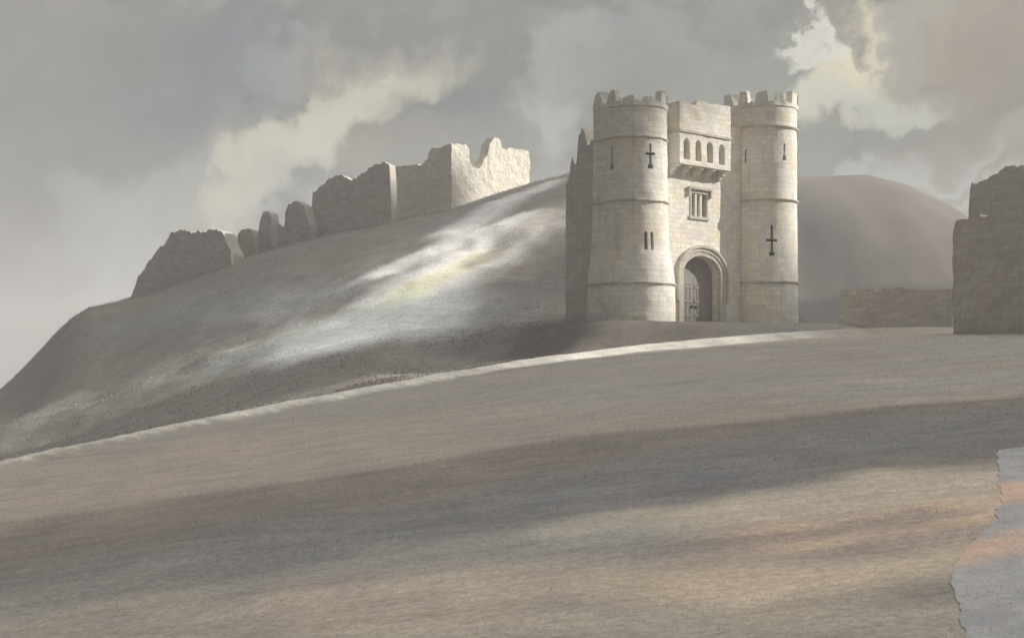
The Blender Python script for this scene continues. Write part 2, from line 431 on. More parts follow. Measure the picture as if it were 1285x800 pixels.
def radial_box(bm, cx, phi, r, z0, z1, w, depth=2.2, top=None):
    """slot through the curved wall at angle phi (0 = straight out), arched at the top if asked"""
    m = Matrix.Translation((cx, 0, 0)) @ Matrix.Rotation(phi, 4, 'Z')
    pts = [(-w/2, z0), (w/2, z0), (w/2, z1)]
    if top: pts += [(w/2*math.cos(a), z1+top*math.sin(a)) for a in np.linspace(.4, math.pi-.4, 5)]
    pts += [(-w/2, z1)]
    b2 = bmesh.new(); prism_xz(b2, pts, -r-.6, -r+depth-.6)
    b2.transform(m); me = bpy.data.meshes.new('t'); b2.to_mesh(me); b2.free(); bm.from_mesh(me); bpy.data.meshes.remove(me)
def tower(cx, prof, D, slots, rings, top, seed, label):
    """prof: (z, radius); rings: string courses; top: (z0, z1) of the battlement"""
    me = bm_mesh('tower', loft(dense(prof), D, cx))
    weather(me, .035, .8, seed)
    inner = loft([(-.3+.0, prof[-1][1]-.75), (prof[-1][0]-.5, prof[-1][1]-.75)], D-.75, cx)
    me = boolean(me, inner)
    for sl in slots:
        c = bmesh.new(); sl(c); me = boolean(me, c)
    uv_project(me, (cx, 0), 2.)
    t = link('tower', me, M_lime, gate)
    if label: t['label'] = label
    for z, h, out in rings:
        rr = float(np.interp(z, [p[0] for p in prof], [p[1] for p in prof]))
        bm = bmesh.new(); rows = []
        for dz, dr in ((0, -.08), (.03, out*.45), (h*.45, out), (h*.8, out), (h, -.08)):
            rows.append([bm.verts.new((cx+x, y, z+dz)) for x, y in d_plan(rr+dr, D+dr*.5, 60)])
        for a, b in zip(rows, rows[1:]):
            n = len(a)
            for i in range(n): bm.faces.new((a[i], a[(i+1) % n], b[(i+1) % n], b[i]))
        m2 = bm_mesh('string_course', bm); weather(m2, .04, .45, seed+3); uv_project(m2, (cx, 0), 2.)
        link('string_course', m2, M_trim, t)
    # battlement: one ring of wall whose top edge steps up and down, worn and broken
    z0, z1, r, merl = top
    bm = bmesh.new(); pl = d_plan(r, D, 96); n = len(pl)
    per = [0.]
    for i in range(1, n+1): per.append(per[-1]+math.dist(pl[i-1], pl[i % n]))
    rs = random.Random(seed); pitch = merl; nm = int(per[-1]/pitch)
    pitch = per[-1]/nm
    drop = [rs.choice((0, .05, .15, .3, .5)) for _ in range(nm+1)]
    hts = []
    for i in range(n):
        k, f = divmod(per[i]/pitch+.2, 1)
        hts.append(z1+.1-drop[int(k) % nm]+rs.uniform(-.1, .1) if f < .56 else z0+.26+rs.uniform(-.08, .1))
    pin = d_plan(r-.45, D-.45, 96)
    sc = .45
    o = [[bm.verts.new((cx+p[0], p[1], z)) for p in pl] for z in (z0, z0+.2)]
    ot = [bm.verts.new((cx+p[0], p[1], h)) for p, h in zip(pl, hts)]
    cinner = lambda p: ((p[0])*(r-sc)/r, p[1]*(r-sc)/r if p[1] < 0 else p[1]*(D-sc)/D)
    it = [bm.verts.new((cx+cinner(p)[0], cinner(p)[1], h+rs.uniform(-.02, .02))) for p, h in zip(pl, hts)]
    ib = [bm.verts.new((cx+cinner(p)[0], cinner(p)[1], z0)) for p in pl]
    loops = o+[ot, it, ib]
    for a, b in zip(loops, loops[1:]+[loops[0]]):
        for i in range(n): bm.faces.new((a[i], a[(i+1) % n], b[(i+1) % n], b[i]))
    m3 = bm_mesh('battlement', bm); weather(m3, .05, .5, seed+5); uv_project(m3, (cx, 0), 2.)
    link('battlement', m3, M_lime, t)
    return t

def cross(cx, phi, r, z0, z1, arm_z, w=.15, arm=.62):
    def f(bm):
        radial_box(bm, cx, phi, r, z0, z1, w)
        radial_box(bm, cx, phi, r, arm_z-.075, arm_z+.075, arm)
        radial_box(bm, cx, phi, r, z0-.12, z0+.14, w*2.2)
    return f
def slit(cx, phi, r, z0, z1, w=.15, foot=True):
    def f(bm):
        radial_box(bm, cx, phi, r, z0, z1, w)
        if foot: radial_box(bm, cx, phi, r, z0-.1, z0+.2, w*2.0)
    return f
def pair(cx, phi, r, z0, z1):
    def f(bm):
        for s in (-1, 1): radial_box(bm, cx, phi+s*.095, r, z0, z1, .2, top=.12)
    return f
# angles are measured from the tower's own front; the viewer stands well to its left
def view_phi(deg, off): return R(deg-off)-ALPHA
va = lambda d: view_phi(d, 5); vb = lambda d: view_phi(d, 10)
T1 = tower(0., [(-1.2, 2.5), (0, 2.47), (2.1, 2.42), (3.0, 2.36), (4.3, 2.1), (6.9, 2.0), (12.55, 1.95)], 1.45,
     [cross(0, va(29), 1.95, 9.0, 10.35, 9.75), slit(0, va(-41), 1.95, 9.0, 10.3), pair(0, va(25), 2.05, 4.15, 5.1)],
     [(2.1, .2, .12), (6.95, .17, .10), (10.65, .16, .09)], (12.55, 13.45, 2.0, 1.12), 3, None)
R2 = 41.5/F*(G0[1]+L2*E1[1]); z2 = lambda row: gate_z(row, L2, -1.8)
T2 = tower(L2, [(-1.2, R2+.12), (0, R2+.1), (2.7, R2+.05), (8., R2), (z2(160), R2-.03), (z2(135), R2)], 1.45,
     [cross(L2, vb(14), R2, z2(320), z2(284), z2(303), .16, .72), slit(L2, vb(38), R2, z2(201), z2(182)), slit(L2, vb(-32), R2, z2(205), z2(188), .12, False)],
     [(z2(357), .22, .13), (z2(254), .2, .13), (z2(163), .22, .13)], (z2(135), z2(117), R2+.06, 1.25), 8, None)

# the curtain between the towers and the block behind it
X0, X1 = gate_x(857), gate_x(904)
AX, AW = (X0+X1)/2, (X1-X0)/2; ASP, ATOP = gate_z(346, AX), gate_z(321, AX)
def arch_pts(cx, hw, spring, top, z0, n=18):
    p = [(cx-hw, z0)]
    for a in np.linspace(math.pi, 0, n): p.append((cx+hw*math.cos(a), spring+(top-spring)*math.sin(a)**.92))
    return p+[(cx+hw, z0)]
bm = bmesh.new(); box_bm(bm, 1.6, L2-.7, 0, 5.0, -1, gate_z(147, 4))
bmesh.ops.subdivide_edges(bm, edges=bm.edges[:], cuts=22, use_grid_fill=True)
me = bm_mesh('gate_wall', bm); weather(me, .03, .9, 4)
c = bmesh.new(); prism_xz(c, arch_pts(AX, AW, ASP, ATOP, -1.5), -1, 3.6); me = boolean(me, c)
WX0, WX1, WZ0, WZ1 = gate_x(867), gate_x(887), gate_z(272, AX), gate_z(244, AX)
c = bmesh.new(); prism_xz(c, [(WX0, WZ0), (WX1, WZ0), (WX1, WZ1), (WX0, WZ1)], -1, .9); me = boolean(me, c)
uv_project(me); wall = link('gate_wall', me, M_lime, gate)

# arch orders and hood
def arch_band(name, hw0, hw1, t0, t1, y0, y1, z0, mat, parent, seed):
    a, b_ = arch_pts(AX, hw0, ASP, t0, z0, 26), arch_pts(AX, hw1, ASP, t1, z0, 26)
    bm = bmesh.new(); V = [[bm.verts.new((x, y, z)) for x, z in P] for P in (a, b_) for y in (y0, y1)]
    i0, i1, o0, o1 = V; n = len(i0)
    for A, B in ((i0, o0), (o0, o1), (o1, i1), (i1, i0)):
        for i in range(n-1): bm.faces.new((A[i], A[i+1], B[i+1], B[i]))
    for k in (0, n-1): bm.faces.new((i0[k], o0[k], o1[k], i1[k]))
    m = bm_mesh(name, bm); weather(m, .025, .4, seed); uv_project(m); return link(name, m, mat, parent)
arch_band('inner_arch_order', AW-.005, AW+.24, ATOP-.005, ATOP+.25, -.07, .25, -.6, M_trim, gate, 1)
arch_band('outer_arch_order', AW+.242, AW+.44, ATOP+.252, ATOP+.48, -.13, .1, -.6, M_trim, gate, 2)
arch_band('hood_mould', AW+.442, AW+.56, ATOP+.482, ATOP+.64, -.22, .05, 1.5, M_trim, gate, 3)
# gates: two oak leaves deep in the passage
for k, (xa, xb) in enumerate(((AX-AW+.02, AX-.012), (AX+.012, AX+AW-.02))):
    full = arch_pts(AX, AW-.02, ASP, ATOP-.03, 0.02, 30)
    pts = [p for p in full if (p[0] <= AX-.012 if k == 0 else p[0] >= AX+.012)]
    zt = max(p[1] for p in full)
    pts = pts+[(AX-.012, zt), (AX-.012, .02)] if k == 0 else [(AX+.012, .02), (AX+.012, zt)]+pts
    bm = bmesh.new(); prism_xz(bm, pts, .7, .82)
    lf = link('gate_leaf', bm_mesh('gate_leaf', bm), M_wood, gate)
    bm = bmesh.new()
    for z in (.6, 1.5, 2.4): box_bm(bm, xa+.06, xb-.06, 0.66, .697, z, z+.16)
    for x in np.linspace(xa+.3, xb-.3, 4): box_bm(bm, x-.02, x+.02, 0.675, .6975, .1, 2.7)
    link('ledge', bm_mesh('ledge', bm), M_wood, lf)
    bm = bmesh.new(); xr = AX-.2 if k == 0 else AX+.2
    bmesh.ops.create_cone(bm, cap_ends=True, segments=12, radius1=.1, radius2=.1, depth=.04, matrix=Matrix.Translation((xr, .64, 1.25)) @ Matrix.Rotation(R(90), 4, 'X'))
    link('ring_handle', bm_mesh('ring_handle', bm), M_iron, lf)

# three-light window above the gate
win = link('window', None, None, gate) if False else None
bm = bmesh.new()
fw = .14
box_bm(bm, WX0-.1, WX0+fw-.1, -.05, .3, WZ0-.02, WZ1+.02); box_bm(bm, WX1-fw+.1, WX1+.1, -.05, .3, WZ0-.02, WZ1+.02)
box_bm(bm, WX0-.16, WX1+.16, -.12, .3, WZ0-.2, WZ0-.022); box_bm(bm, WX0-.1, WX1+.1, -.05, .3, WZ1+.022, WZ1+.15)
wm = bm_mesh('window', bm); weather(wm, .012, .3, 6); uv_project(wm); win = link('window', wm, M_trim, gate)
for k in (1, 2):
    x = WX0+.04+(WX1-WX0-.08)*k/3
    bm = bmesh.new(); box_bm(bm, x-.075, x+.075, .03, .25, WZ0-.021, WZ1+.021)
    mm = bm_mesh('mullion', bm); uv_project(mm); link('mullion', mm, M_lime, win)
bm = bmesh.new()
box_bm(bm, WX0-.32, WX1+.32, -.2, .1, WZ1+.24, WZ1+.38)
box_bm(bm, WX0-.32, WX0-.2, -.18, .1, WZ1-.2, WZ1+.238); box_bm(bm, WX1+.2, WX1+.32, -.18, .1, WZ1-.2, WZ1+.238)
hm = bm_mesh('label_mould', bm); weather(hm, .02, .3, 8); uv_project(hm); link('label_mould', hm, M_trim, win)
bm = bmesh.new(); box_bm(bm, WX0, WX1, .40, .44, WZ0, WZ1)
mgl, ntg, bg = newmat('dark_leaded_glass'); bg.inputs['Base Color'].default_value = (.03, .032, .035, 1); bg.inputs['Roughness'].default_value = .3
link('pane', bm_mesh('pane', bm), mgl, win)

# machicolated parapet carried out over the gate, pierced by four arched openings
PY = -.85; PX0, PX1, PZ0, PZ1 = gate_x(853, PY), gate_x(917, PY), gate_z(211, 5), gate_z(132, 5)
bm = bmesh.new(); box_bm(bm, PX0, PX1, PY, .35, PZ0, PZ1)
bmesh.ops.subdivide_edges(bm, edges=bm.edges[:], cuts=16, use_grid_fill=True)
for v in bm.verts:      # worn top edge
    if v.co.z > PZ1-.3: v.co.z += .16*noise.noise(Vector((v.co.x*1.3, 0, 4)))-.02+(.12 if v.co.x > PX0+1.6 else -.12)
pm = bm_mesh('machicolated_parapet', bm); weather(pm, .035, .7, 9)
c = bmesh.new(); box_bm(c, PX0+.4, PX1-.2, PY+.45, 0.36, PZ0-.2, PZ1-1.2); pm = boolean(pm, c)
c = bmesh.new(); box_bm(c, PX0+.4, PX1-.2, PY+.45, 0.5, PZ1-.9, PZ1+1); pm = boolean(pm, c)
AC = [gate_x(u, PY) for u in (862, 876.5, 891, 906)]; az0, az1 = gate_z(205, 5), gate_z(179, 5)
for x in AC:
    c = bmesh.new(); prism_xz(c, arch_pts(x, .27, az1-.3, az1, az0, 10), PY-.5, PY+.6); pm = boolean(pm, c)
uv_project(pm); par = link('machicolated_parapet', pm, M_lime, gate)
bm = bmesh.new(); box_bm(bm, PX0-.07, PX1, PY-.09, 0.0, gate_z(172, 5), gate_z(172, 5)+.15)
bmesh.ops.subdivide_edges(bm, edges=bm.edges[:], cuts=8, use_grid_fill=True)
sm = bm_mesh('string_course', bm); weather(sm, .03, .5, 12); uv_project(sm); link('string_course', sm, M_trim, par)
for x in [AC[0]-.5]+[(a+b_)/2 for a, b_ in zip(AC, AC[1:])]+[PX1-.25]:
    bm = bmesh.new()
    yz = [(y, PZ0-.002+z) for y, z in ((0.02, -.6), (-.25, -.52), (-.25, -.36), (-.5, -.3), (-.5, -.18), (-.74, -.13), (-.74, 0), (.02, 0))]
    a = [bm.verts.new((x-.10, y, z)) for y, z in yz]; b2 = [bm.verts.new((x+.10, y, z)) for y, z in yz]
    bm.faces.new(a); bm.faces.new(b2[::-1])
    for i in range(len(yz)): bm.faces.new((a[i], b2[i], b2[(i+1) % len(yz)], a[(i+1) % len(yz)]))
    cm = bm_mesh('corbel', bm); weather(cm, .02, .3, int(x*9)); uv_project(cm); link('corbel', cm, M_lime, par)
# roof deck of each tower
for tw, cx, z, r in ((T1, 0, 12.3, 1.7), (T2, L2, z2(138), 1.9)):
    link('roof', bm_mesh('roof', loft([(z, r), (z+.12, r)], 1.2, cx)), M_trim, tw)

# ------------------------------------------------------------------ ruined walls
def ruin_wall(name, ends, outline, thick, mat, label, cat, seed, group=None, base=None, parent=None, jag=.12, step=.14, sink=2.5, amp=.09):
    """wall standing on the line between two ground places; outline gives its broken top edge (photo-measured, turned into metres)"""
    (u0, d0), (u1, d1) = ends
    P0 = np.array([(u0-CU)/F*d0, d0]); P1 = np.array([(u1-CU)/F*d1, d1]); L = np.hypot(*(P1-P0)); e = (P1-P0)/L
    nrm = np.array([-e[1], e[0]])                       # away from the viewer
    ss, zs = [], []
    for u, row in outline:
        k = (u-CU)/F; s = (k*P0[1]-P0[0])/(e[0]-k*e[1]); y = P0[1]+s*e[1]
        ss.append(s); zs.append((HY-row)/F*y)
    n = max(8, int((ss[-1]-ss[0])/step)); S_ = np.linspace(ss[0], ss[-1], n+1)
    T = np.interp(S_, ss, zs); rs = np.random.default_rng(seed)
    T = T + jag*np.interp(S_, np.arange(S_[0], S_[-1]+.5, .32), rs.uniform(-1, 1, len(np.arange(S_[0], S_[-1]+.5, .32))))
    T = .55*T+.45*(np.round(T/.3)*.3)
    bx, by = P0[0]+S_*e[0], P0[1]+S_*e[1]
    B = np.minimum(height(bx, by), height(bx+nrm[0]*thick, by+nrm[1]*thick))-sink*.3
    org = (bx.mean(), by.mean(), float(B.min()))
    m = max(6, int((T.max()-B.min())/.22)); q = np.linspace(0, 1, m+1)
    bm = bmesh.new(); G = []
    for w in (0, thick):
        G.append([[bm.verts.new((x+nrm[0]*w-org[0], y+nrm[1]*w-org[1], zb+(zt-zb)*k-org[2])) for k in q] for x, y, zb, zt in zip(bx, by, B, T)])
    f, k_ = G
    for i in range(n):
        for j in range(m):
            bm.faces.new((f[i][j], f[i+1][j], f[i+1][j+1], f[i][j+1])); bm.faces.new((k_[i][j+1], k_[i+1][j+1], k_[i+1][j], k_[i][j]))
        bm.faces.new((f[i][m], f[i+1][m], k_[i+1][m], k_[i][m])); bm.faces.new((f[i][0], k_[i][0], k_[i+1][0], f[i+1][0]))
    for i in (0, n):
        for j in range(m): bm.faces.new((f[i][j], f[i][j+1], k_[i][j+1], k_[i][j]))
    me = bm_mesh(name, bm); weather(me, amp, 1.1, seed); weather(me, amp*.6, .35, seed+1)
    for p in me.polygons: p.use_smooth = False
    uv_project(me)
    for l in me.uv_layers['UVMap'].data: pass
    o = link(name, me, mat, parent); o.location = org
    if label: tag(o, label, cat, group)
    return o
# the keep: two walls meeting at a corner
keep = empty('ruined_keep', (at(567, 262, 165).x, 165, hz(at(567, 262, 165).x, 165)))
tag(keep, 'pale roofless keep ruin with a notched sunlit wall at the top of the hill', 'ruin')
kl = keep.location.copy()
w1 = ruin_wall('sunlit_wall', ((567, 165), (665, 177)), [(566.5, 181), (576, 180), (585, 181), (589, 187), (590.5, 206), (594, 209), (602, 212), (605, 205), (607, 201), (612, 196), (614, 182), (618, 175), (623, 172), (628, 177), (630, 187), (640, 186), (655, 187), (663, 190), (665, 200), (666, 226)], 1.3, M_keep, None, None, 31, parent=keep, jag=.1)
w2 = ruin_wall('shaded_wall', ((488, 172.5), (566, 165.2)), [(488, 212), (500, 209), (520, 207), (530, 205), (537, 200), (538, 190), (545, 186), (556, 183), (566.3, 181)], 1.3, M_keep, None, None, 32, parent=keep, jag=.12)
for w in (w1, w2): w.location = Vector(w.location)-kl
w1['label'] = 'sunlit wall with a deep notch and a stump'; w2['label'] = 'wall in shade'
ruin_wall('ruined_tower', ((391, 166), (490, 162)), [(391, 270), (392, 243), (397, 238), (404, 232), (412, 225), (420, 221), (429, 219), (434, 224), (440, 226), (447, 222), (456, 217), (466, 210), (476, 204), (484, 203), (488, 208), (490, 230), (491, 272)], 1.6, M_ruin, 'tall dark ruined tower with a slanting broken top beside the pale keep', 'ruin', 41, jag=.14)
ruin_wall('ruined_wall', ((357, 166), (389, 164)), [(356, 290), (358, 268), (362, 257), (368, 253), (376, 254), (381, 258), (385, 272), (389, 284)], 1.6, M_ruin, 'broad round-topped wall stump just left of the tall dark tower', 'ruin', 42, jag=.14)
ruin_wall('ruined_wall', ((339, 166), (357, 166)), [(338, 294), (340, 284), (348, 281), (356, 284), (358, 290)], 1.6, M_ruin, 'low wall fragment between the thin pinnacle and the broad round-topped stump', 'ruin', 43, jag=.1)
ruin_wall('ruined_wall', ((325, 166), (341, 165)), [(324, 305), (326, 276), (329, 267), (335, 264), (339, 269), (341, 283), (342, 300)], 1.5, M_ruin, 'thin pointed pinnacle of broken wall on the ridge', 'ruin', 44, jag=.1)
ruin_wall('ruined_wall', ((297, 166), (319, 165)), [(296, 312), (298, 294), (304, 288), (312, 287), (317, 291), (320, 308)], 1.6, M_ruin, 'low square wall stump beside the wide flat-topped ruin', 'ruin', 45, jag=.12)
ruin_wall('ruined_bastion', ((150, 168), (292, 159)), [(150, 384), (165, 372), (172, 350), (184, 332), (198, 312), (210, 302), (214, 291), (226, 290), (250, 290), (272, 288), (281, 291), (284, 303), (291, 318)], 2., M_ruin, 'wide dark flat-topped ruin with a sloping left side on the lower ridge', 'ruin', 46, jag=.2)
# ragged curtain wall at the left shoulder of the gatehouse
ruin_wall('curtain_wall_ruin', ((712, 96), (752, 93)), [(710, 236), (714, 222), (716, 200), (719, 194), (721, 206), (724, 206), (726, 168), (730, 163), (734, 168), (736, 180), (739, 184), (742, 172), (745, 184), (752, 176)], .8, M_dark, 'ragged spiky curtain wall remnant against the left side of the gatehouse', 'ruin', 51, jag=.3, amp=.05)
# right side
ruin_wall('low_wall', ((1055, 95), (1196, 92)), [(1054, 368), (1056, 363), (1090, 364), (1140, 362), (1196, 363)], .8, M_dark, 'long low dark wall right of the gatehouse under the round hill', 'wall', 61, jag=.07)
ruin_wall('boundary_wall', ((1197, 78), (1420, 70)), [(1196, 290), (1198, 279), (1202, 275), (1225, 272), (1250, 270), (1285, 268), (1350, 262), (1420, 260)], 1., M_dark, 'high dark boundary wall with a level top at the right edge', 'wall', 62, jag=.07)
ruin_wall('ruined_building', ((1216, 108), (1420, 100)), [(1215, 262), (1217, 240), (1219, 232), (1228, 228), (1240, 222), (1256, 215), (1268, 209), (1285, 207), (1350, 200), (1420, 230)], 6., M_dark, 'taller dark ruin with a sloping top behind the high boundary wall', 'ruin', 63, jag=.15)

# ------------------------------------------------------------------ torn paper patch at the lower right, modelled as a flat grey slab
M_patch, nt, b = newmat('paper_patch_grey'); a_ = N(nt, 'ShaderNodeAttribute'); a_.attribute_name = 'albedo'
g_ = N(nt, 'ShaderNodeNewGeometry'); r1 = noise_tex(nt, g_.outputs['Position'], 1.6, 8, .7); r2 = noise_tex(nt, g_.outputs['Position'], 22, 6, .75)
c_ = mixc(nt, 1., a_.outputs['Color'], mixc(nt, ramp(nt, r1, .3, .7), (.84, .845, .86), (1.12, 1.11, 1.09)), 'MULTIPLY')
c_ = mixc(nt, 1., c_, mixc(nt, ramp(nt, r2, .25, .75), (.8, .8, .8), (1.18, 1.18, 1.18)), 'MULTIPLY'); nt.links.new(c_, b.inputs['Base Color'])
bp = N(nt, 'ShaderNodeBump'); bp.inputs['Strength'].default_value = .5; bp.inputs['Distance'].default_value = .03
nt.links.new(math_node(nt, 'ADD', r1, r2), bp.inputs['Height']); nt.links.new(bp.outputs[0], b.inputs['Normal'])
def paper_patch_slab():
    px = [(1250, 566), (1300, 560), (1420, 560), (1420, 860), (1205, 860), (1210, 810), (1207, 775), (1193, 745), (1196, 715), (1212, 692), (1236, 668), (1252, 655), (1254, 612)]
    W = [ground_at(u, r, 3.) for u, r in px]; bnd = []
    rs = random.Random(5)
    for i in range(len(W)):
        a, b = W[i], W[(i+1) % len(W)]; n = max(2, int(np.hypot(*(b-a))/.06))
        for k in range(n):
            q = a+(b-a)*k/n; j = noise.noise_vector(Vector((q[0]*2, q[1]*2, 0)))*.05+noise.noise_vector(Vector((q[0]*9, q[1]*9, 3)))*.02
            bnd.append((q[0]+j.x, q[1]+j.y))
    bm = bmesh.new(); vs = [bm.verts.new((x, y, 0)) for x, y in bnd]; f = bm.faces.new(vs)
    bmesh.ops.triangulate(bm, faces=[f])
    bmesh.ops.subdivide_edges(bm, edges=[e for e in bm.edges if not e.is_boundary], cuts=3)
    bmesh.ops.triangulate(bm, faces=bm.faces[:])
    top = bm.faces[:]
    r = bmesh.ops.extrude_face_region(bm, geom=top)
    low = [g for g in r['geom'] if isinstance(g, bmesh.types.BMVert)]; ls = set(low)
    for v in bm.verts: v.co.z = hz(v.co.x, v.co.y)+(-.25 if v in ls else .012+.004*noise.noise(v.co*1.5))
    ox, oy = bnd[0]; oz = hz(ox, oy)
    for v in bm.verts: v.co -= Vector((ox, oy, oz))
    me = bm_mesh('paper_patch_slab', bm)
    C = illum_alb((178, 176, 173), 1.15); P = np.array([v.co[:] for v in me.vertices])+np.array([ox, oy, oz])
    cc = np.tile(C, (len(P), 1))
    o = illum_alb((222, 190, 164), 1.15)
    for (a, b_, c_) in (((1250, 622), (1330, 608), (1285, 630)), ((1200, 700), (1330, 665), (1285, 690))):
        A, B, D = ground_at(*a), ground_at(*b_), ground_at(*c_); d = (B-A)/np.hypot(*(B-A)); w = abs((D-A)[0]*-d[1]+(D-A)[1]*d[0])
        m = stroke(P[:, 0], P[:, 1], A, B, max(w, .2), .3, 9, 1.5, .2)[:, None]*.85; cc = cc*(1-m)+o*m
    set_albedo(me, cc)
    ob = link('paper_patch_slab', me, M_patch); ob.location = (ox, oy, oz)
    tag(ob, 'torn paper patch modelled as a flat grey slab with a ragged edge and two orange bands', 'rock')
paper_patch_slab()

# ------------------------------------------------------------------ sky, sun, air
SUN_AZ, SUN_EL = R(99), R(26)               # azimuth from straight behind the viewer, towards the right
sd = Vector((math.sin(SUN_AZ)*math.cos(SUN_EL), -math.cos(SUN_AZ)*math.cos(SUN_EL), math.sin(SUN_EL)))
sun = bpy.data.lights.new('sun', 'SUN'); sun.energy = 5.0; sun.angle = R(.6); sun.color = (1., .95, .87)
so = bpy.data.objects.new('sun', sun); col.objects.link(so); so.rotation_euler = sd.to_track_quat('Z', 'Y').to_euler()

world = bpy.data.worlds.new('World'); scene.world = world; world.use_nodes = True
nt = world.node_tree; nt.nodes.clear()
out = N(nt, 'ShaderNodeOutputWorld'); bgd = N(nt, 'ShaderNodeBackground'); bgd.inputs['Strength'].default_value = .79
nt.links.new(bgd.outputs[0], out.inputs[0])
sky = N(nt, 'ShaderNodeTexSky'); sky.sky_type = 'NISHITA'; sky.sun_disc = False
sky.sun_elevation = SUN_EL; sky.sun_rotation = math.atan2(sd.x, sd.y); sky.air_density = 1.; sky.dust_density = 3.
tc = N(nt, 'ShaderNodeTexCoord'); D = tc.outputs['Generated']
def vmath(op, a, b=None, s=None):
    n = N(nt, 'ShaderNodeVectorMath'); n.operation = op
    for i, v in enumerate((a, b)):
        if v is None: continue
        if isinstance(v, (tuple, Vector)): n.inputs[i].default_value = tuple(v)
        else: nt.links.new(v, n.inputs[i])
    if s is not None: n.inputs['Scale'].default_value = s
    return n
nzt = N(nt, 'ShaderNodeTexNoise'); nzt.inputs['Scale'].default_value = 9; nzt.inputs['Detail'].default_value = 8; nzt.inputs['Roughness'].default_value = .62
nt.links.new(D, nzt.inputs['Vector'])
wp = vmath('SCALE', vmath('SUBTRACT', nzt.outputs['Color'], (.5, .5, .5)).outputs[0], s=.16).outputs[0]
nz2 = N(nt, 'ShaderNodeTexNoise'); nz2.inputs['Scale'].default_value = 34; nz2.inputs['Detail'].default_value = 7; nz2.inputs['Roughness'].default_value = .6
nt.links.new(D, nz2.inputs['Vector'])
wp2 = vmath('SCALE', vmath('SUBTRACT', nz2.outputs['Color'], (.5, .5, .5)).outputs[0], s=.045).outputs[0]
Q = vmath('ADD', vmath('ADD', D, wp).outputs[0], wp2).outputs[0]
def L4(c): return tuple(float(v) for v in lin(*c))
mpw = N(nt, 'ShaderNodeMapping'); mpw.inputs['Scale'].default_value = (1.0, 1.0, 2.0); mpw.inputs['Rotation'].default_value = (0, R(25), 0)
nt.links.new(Q, mpw.inputs['Vector'])
big = noise_tex(nt, mpw.outputs[0], 5., 7, .58)
C = mixc(nt, ramp(nt, big, .33, .67), L4((134, 134, 130)), L4((168, 165, 157)))
CL = [  # cloud banks and breaks: centre (photo px), half-lengths, tilt, colour, amount
    (230, 95, 170, 70, 20, (143, 144, 147), .9), (60, 60, 120, 80, 0, (152, 147, 138), .7), (60, 260, 110, 80, 10, (150, 145, 135), .8), (15, 400, 60, 110, 40, (146, 139, 129), .9), (120, 300, 60, 20, 25, (148, 145, 138), .7), (40, 330, 50, 24, 20, (140, 135, 127), .7), (600, 30, 400, 24, 0, (148, 144, 137), .6),
    (600, 60, 260, 50, 5, (152, 150, 143), .8), (560, 130, 90, 40, 20, (144, 145, 142), .85), (520, 175, 80, 26, 15, (165, 158, 146), .7),
    (200, 265, 130, 40, 22, (178, 175, 166), .75), (130, 335, 60, 34, 40, (180, 178, 171), .75),
    (400, 175, 160, 42, 38, (214, 205, 186), .98), (330, 240, 70, 30, 25, (206, 197, 180), .85), (390, 235, 80, 18, 40, (196, 193, 184), .6),
    (345, 85, 50, 26, 25, (174, 175, 171), .5), (480, 60, 90, 20, 10, (178, 170, 158), .5),
    (720, 110, 70, 60, 50, (184, 182, 174), .8), (700, 170, 50, 40, 10, (188, 187, 180), .7), (770, 60, 90, 26, 10, (166, 166, 162), .6),
    (900, 100, 180, 50, 0, (160, 158, 150), .8), (1060, 150, 110, 60, -20, (152, 149, 141), .9),
    (1105, 80, 120, 34, 22, (214, 206, 188), .98), (1075, 68, 60, 16, 35, (226, 212, 182), .8), (1010, 68, 44, 12, -5, (222, 216, 202), .9), (1150, 110, 80, 20, 10, (206, 202, 190), .8),
    (1060, 45, 40, 14, 0, (164, 156, 144), .7), (1180, 45, 70, 30, 30, (166, 158, 146), .8), (1260, 60, 50, 120, 0, (168, 155, 140), .7),
    (1150, 205, 120, 24, 22, (196, 193, 184), .9), (1230, 235, 60, 20, 20, (192, 188, 178), .8), (1210, 150, 90, 30, 20, (160, 153, 143), .8), (1190, 225, 40, 14, 10, (164, 158, 148), .7),
    (980, 190, 60, 50, 0, (160, 159, 151), .7), (620, 190, 60, 40, 0, (158, 153, 144), .8),
]
for (u, r, a, b_, ang, colr, amt) in CL:
    c = Vector((u-CU, F, HY-r)).normalized(); an = R(ang)
    ax = Vector((math.cos(an), 0, math.sin(an))); bx = Vector((-math.sin(an), 0, math.cos(an)))
    dq = vmath('SUBTRACT', Q, c).outputs[0]
    s = None
    for vec, sg in ((ax, a/F), (bx, b_/F), (Vector((0, 1, 0)), .5)):
        q = vmath('DOT_PRODUCT', dq, vec/sg).outputs['Value']; q = math_node(nt, 'MULTIPLY', q, q)
        s = q if s is None else math_node(nt, 'ADD', s, q)
    m = math_node(nt, 'MULTIPLY', ramp(nt, s, 1.9, .25), amt)
    C = mixc(nt, m, C, L4([max(0, 1.25*v-.25*g) for v, g in zip([v*g for v, g in zip(colr, (.97, .985, .99))], (168, 164, 154))]))
fine = noise_tex(nt, Q, 38, 6, .65)
C = mixc(nt, 1., C, mixc(nt, ramp(nt, fine, .3, .7), (.93, .93, .935), (1.06, 1.06, 1.05)), 'MULTIPLY')
# overhead sky, out of view, brightened as fill for the ground
sep = N(nt, 'ShaderNodeSeparateXYZ'); nt.links.new(D, sep.inputs[0])
zen = ramp(nt, sep.outputs['Z'], .3, .8)
side = ramp(nt, sep.outputs['X'], -.3, .55)          # fill is strongest on the sun's side, so left-facing walls stay dark
C = mixc(nt, 1., C, mixc(nt, zen, (1, 1, 1), mixc(nt, side, (1.2, 1.22, 1.3), (7.0, 6.85, 7.1))), 'MULTIPLY')
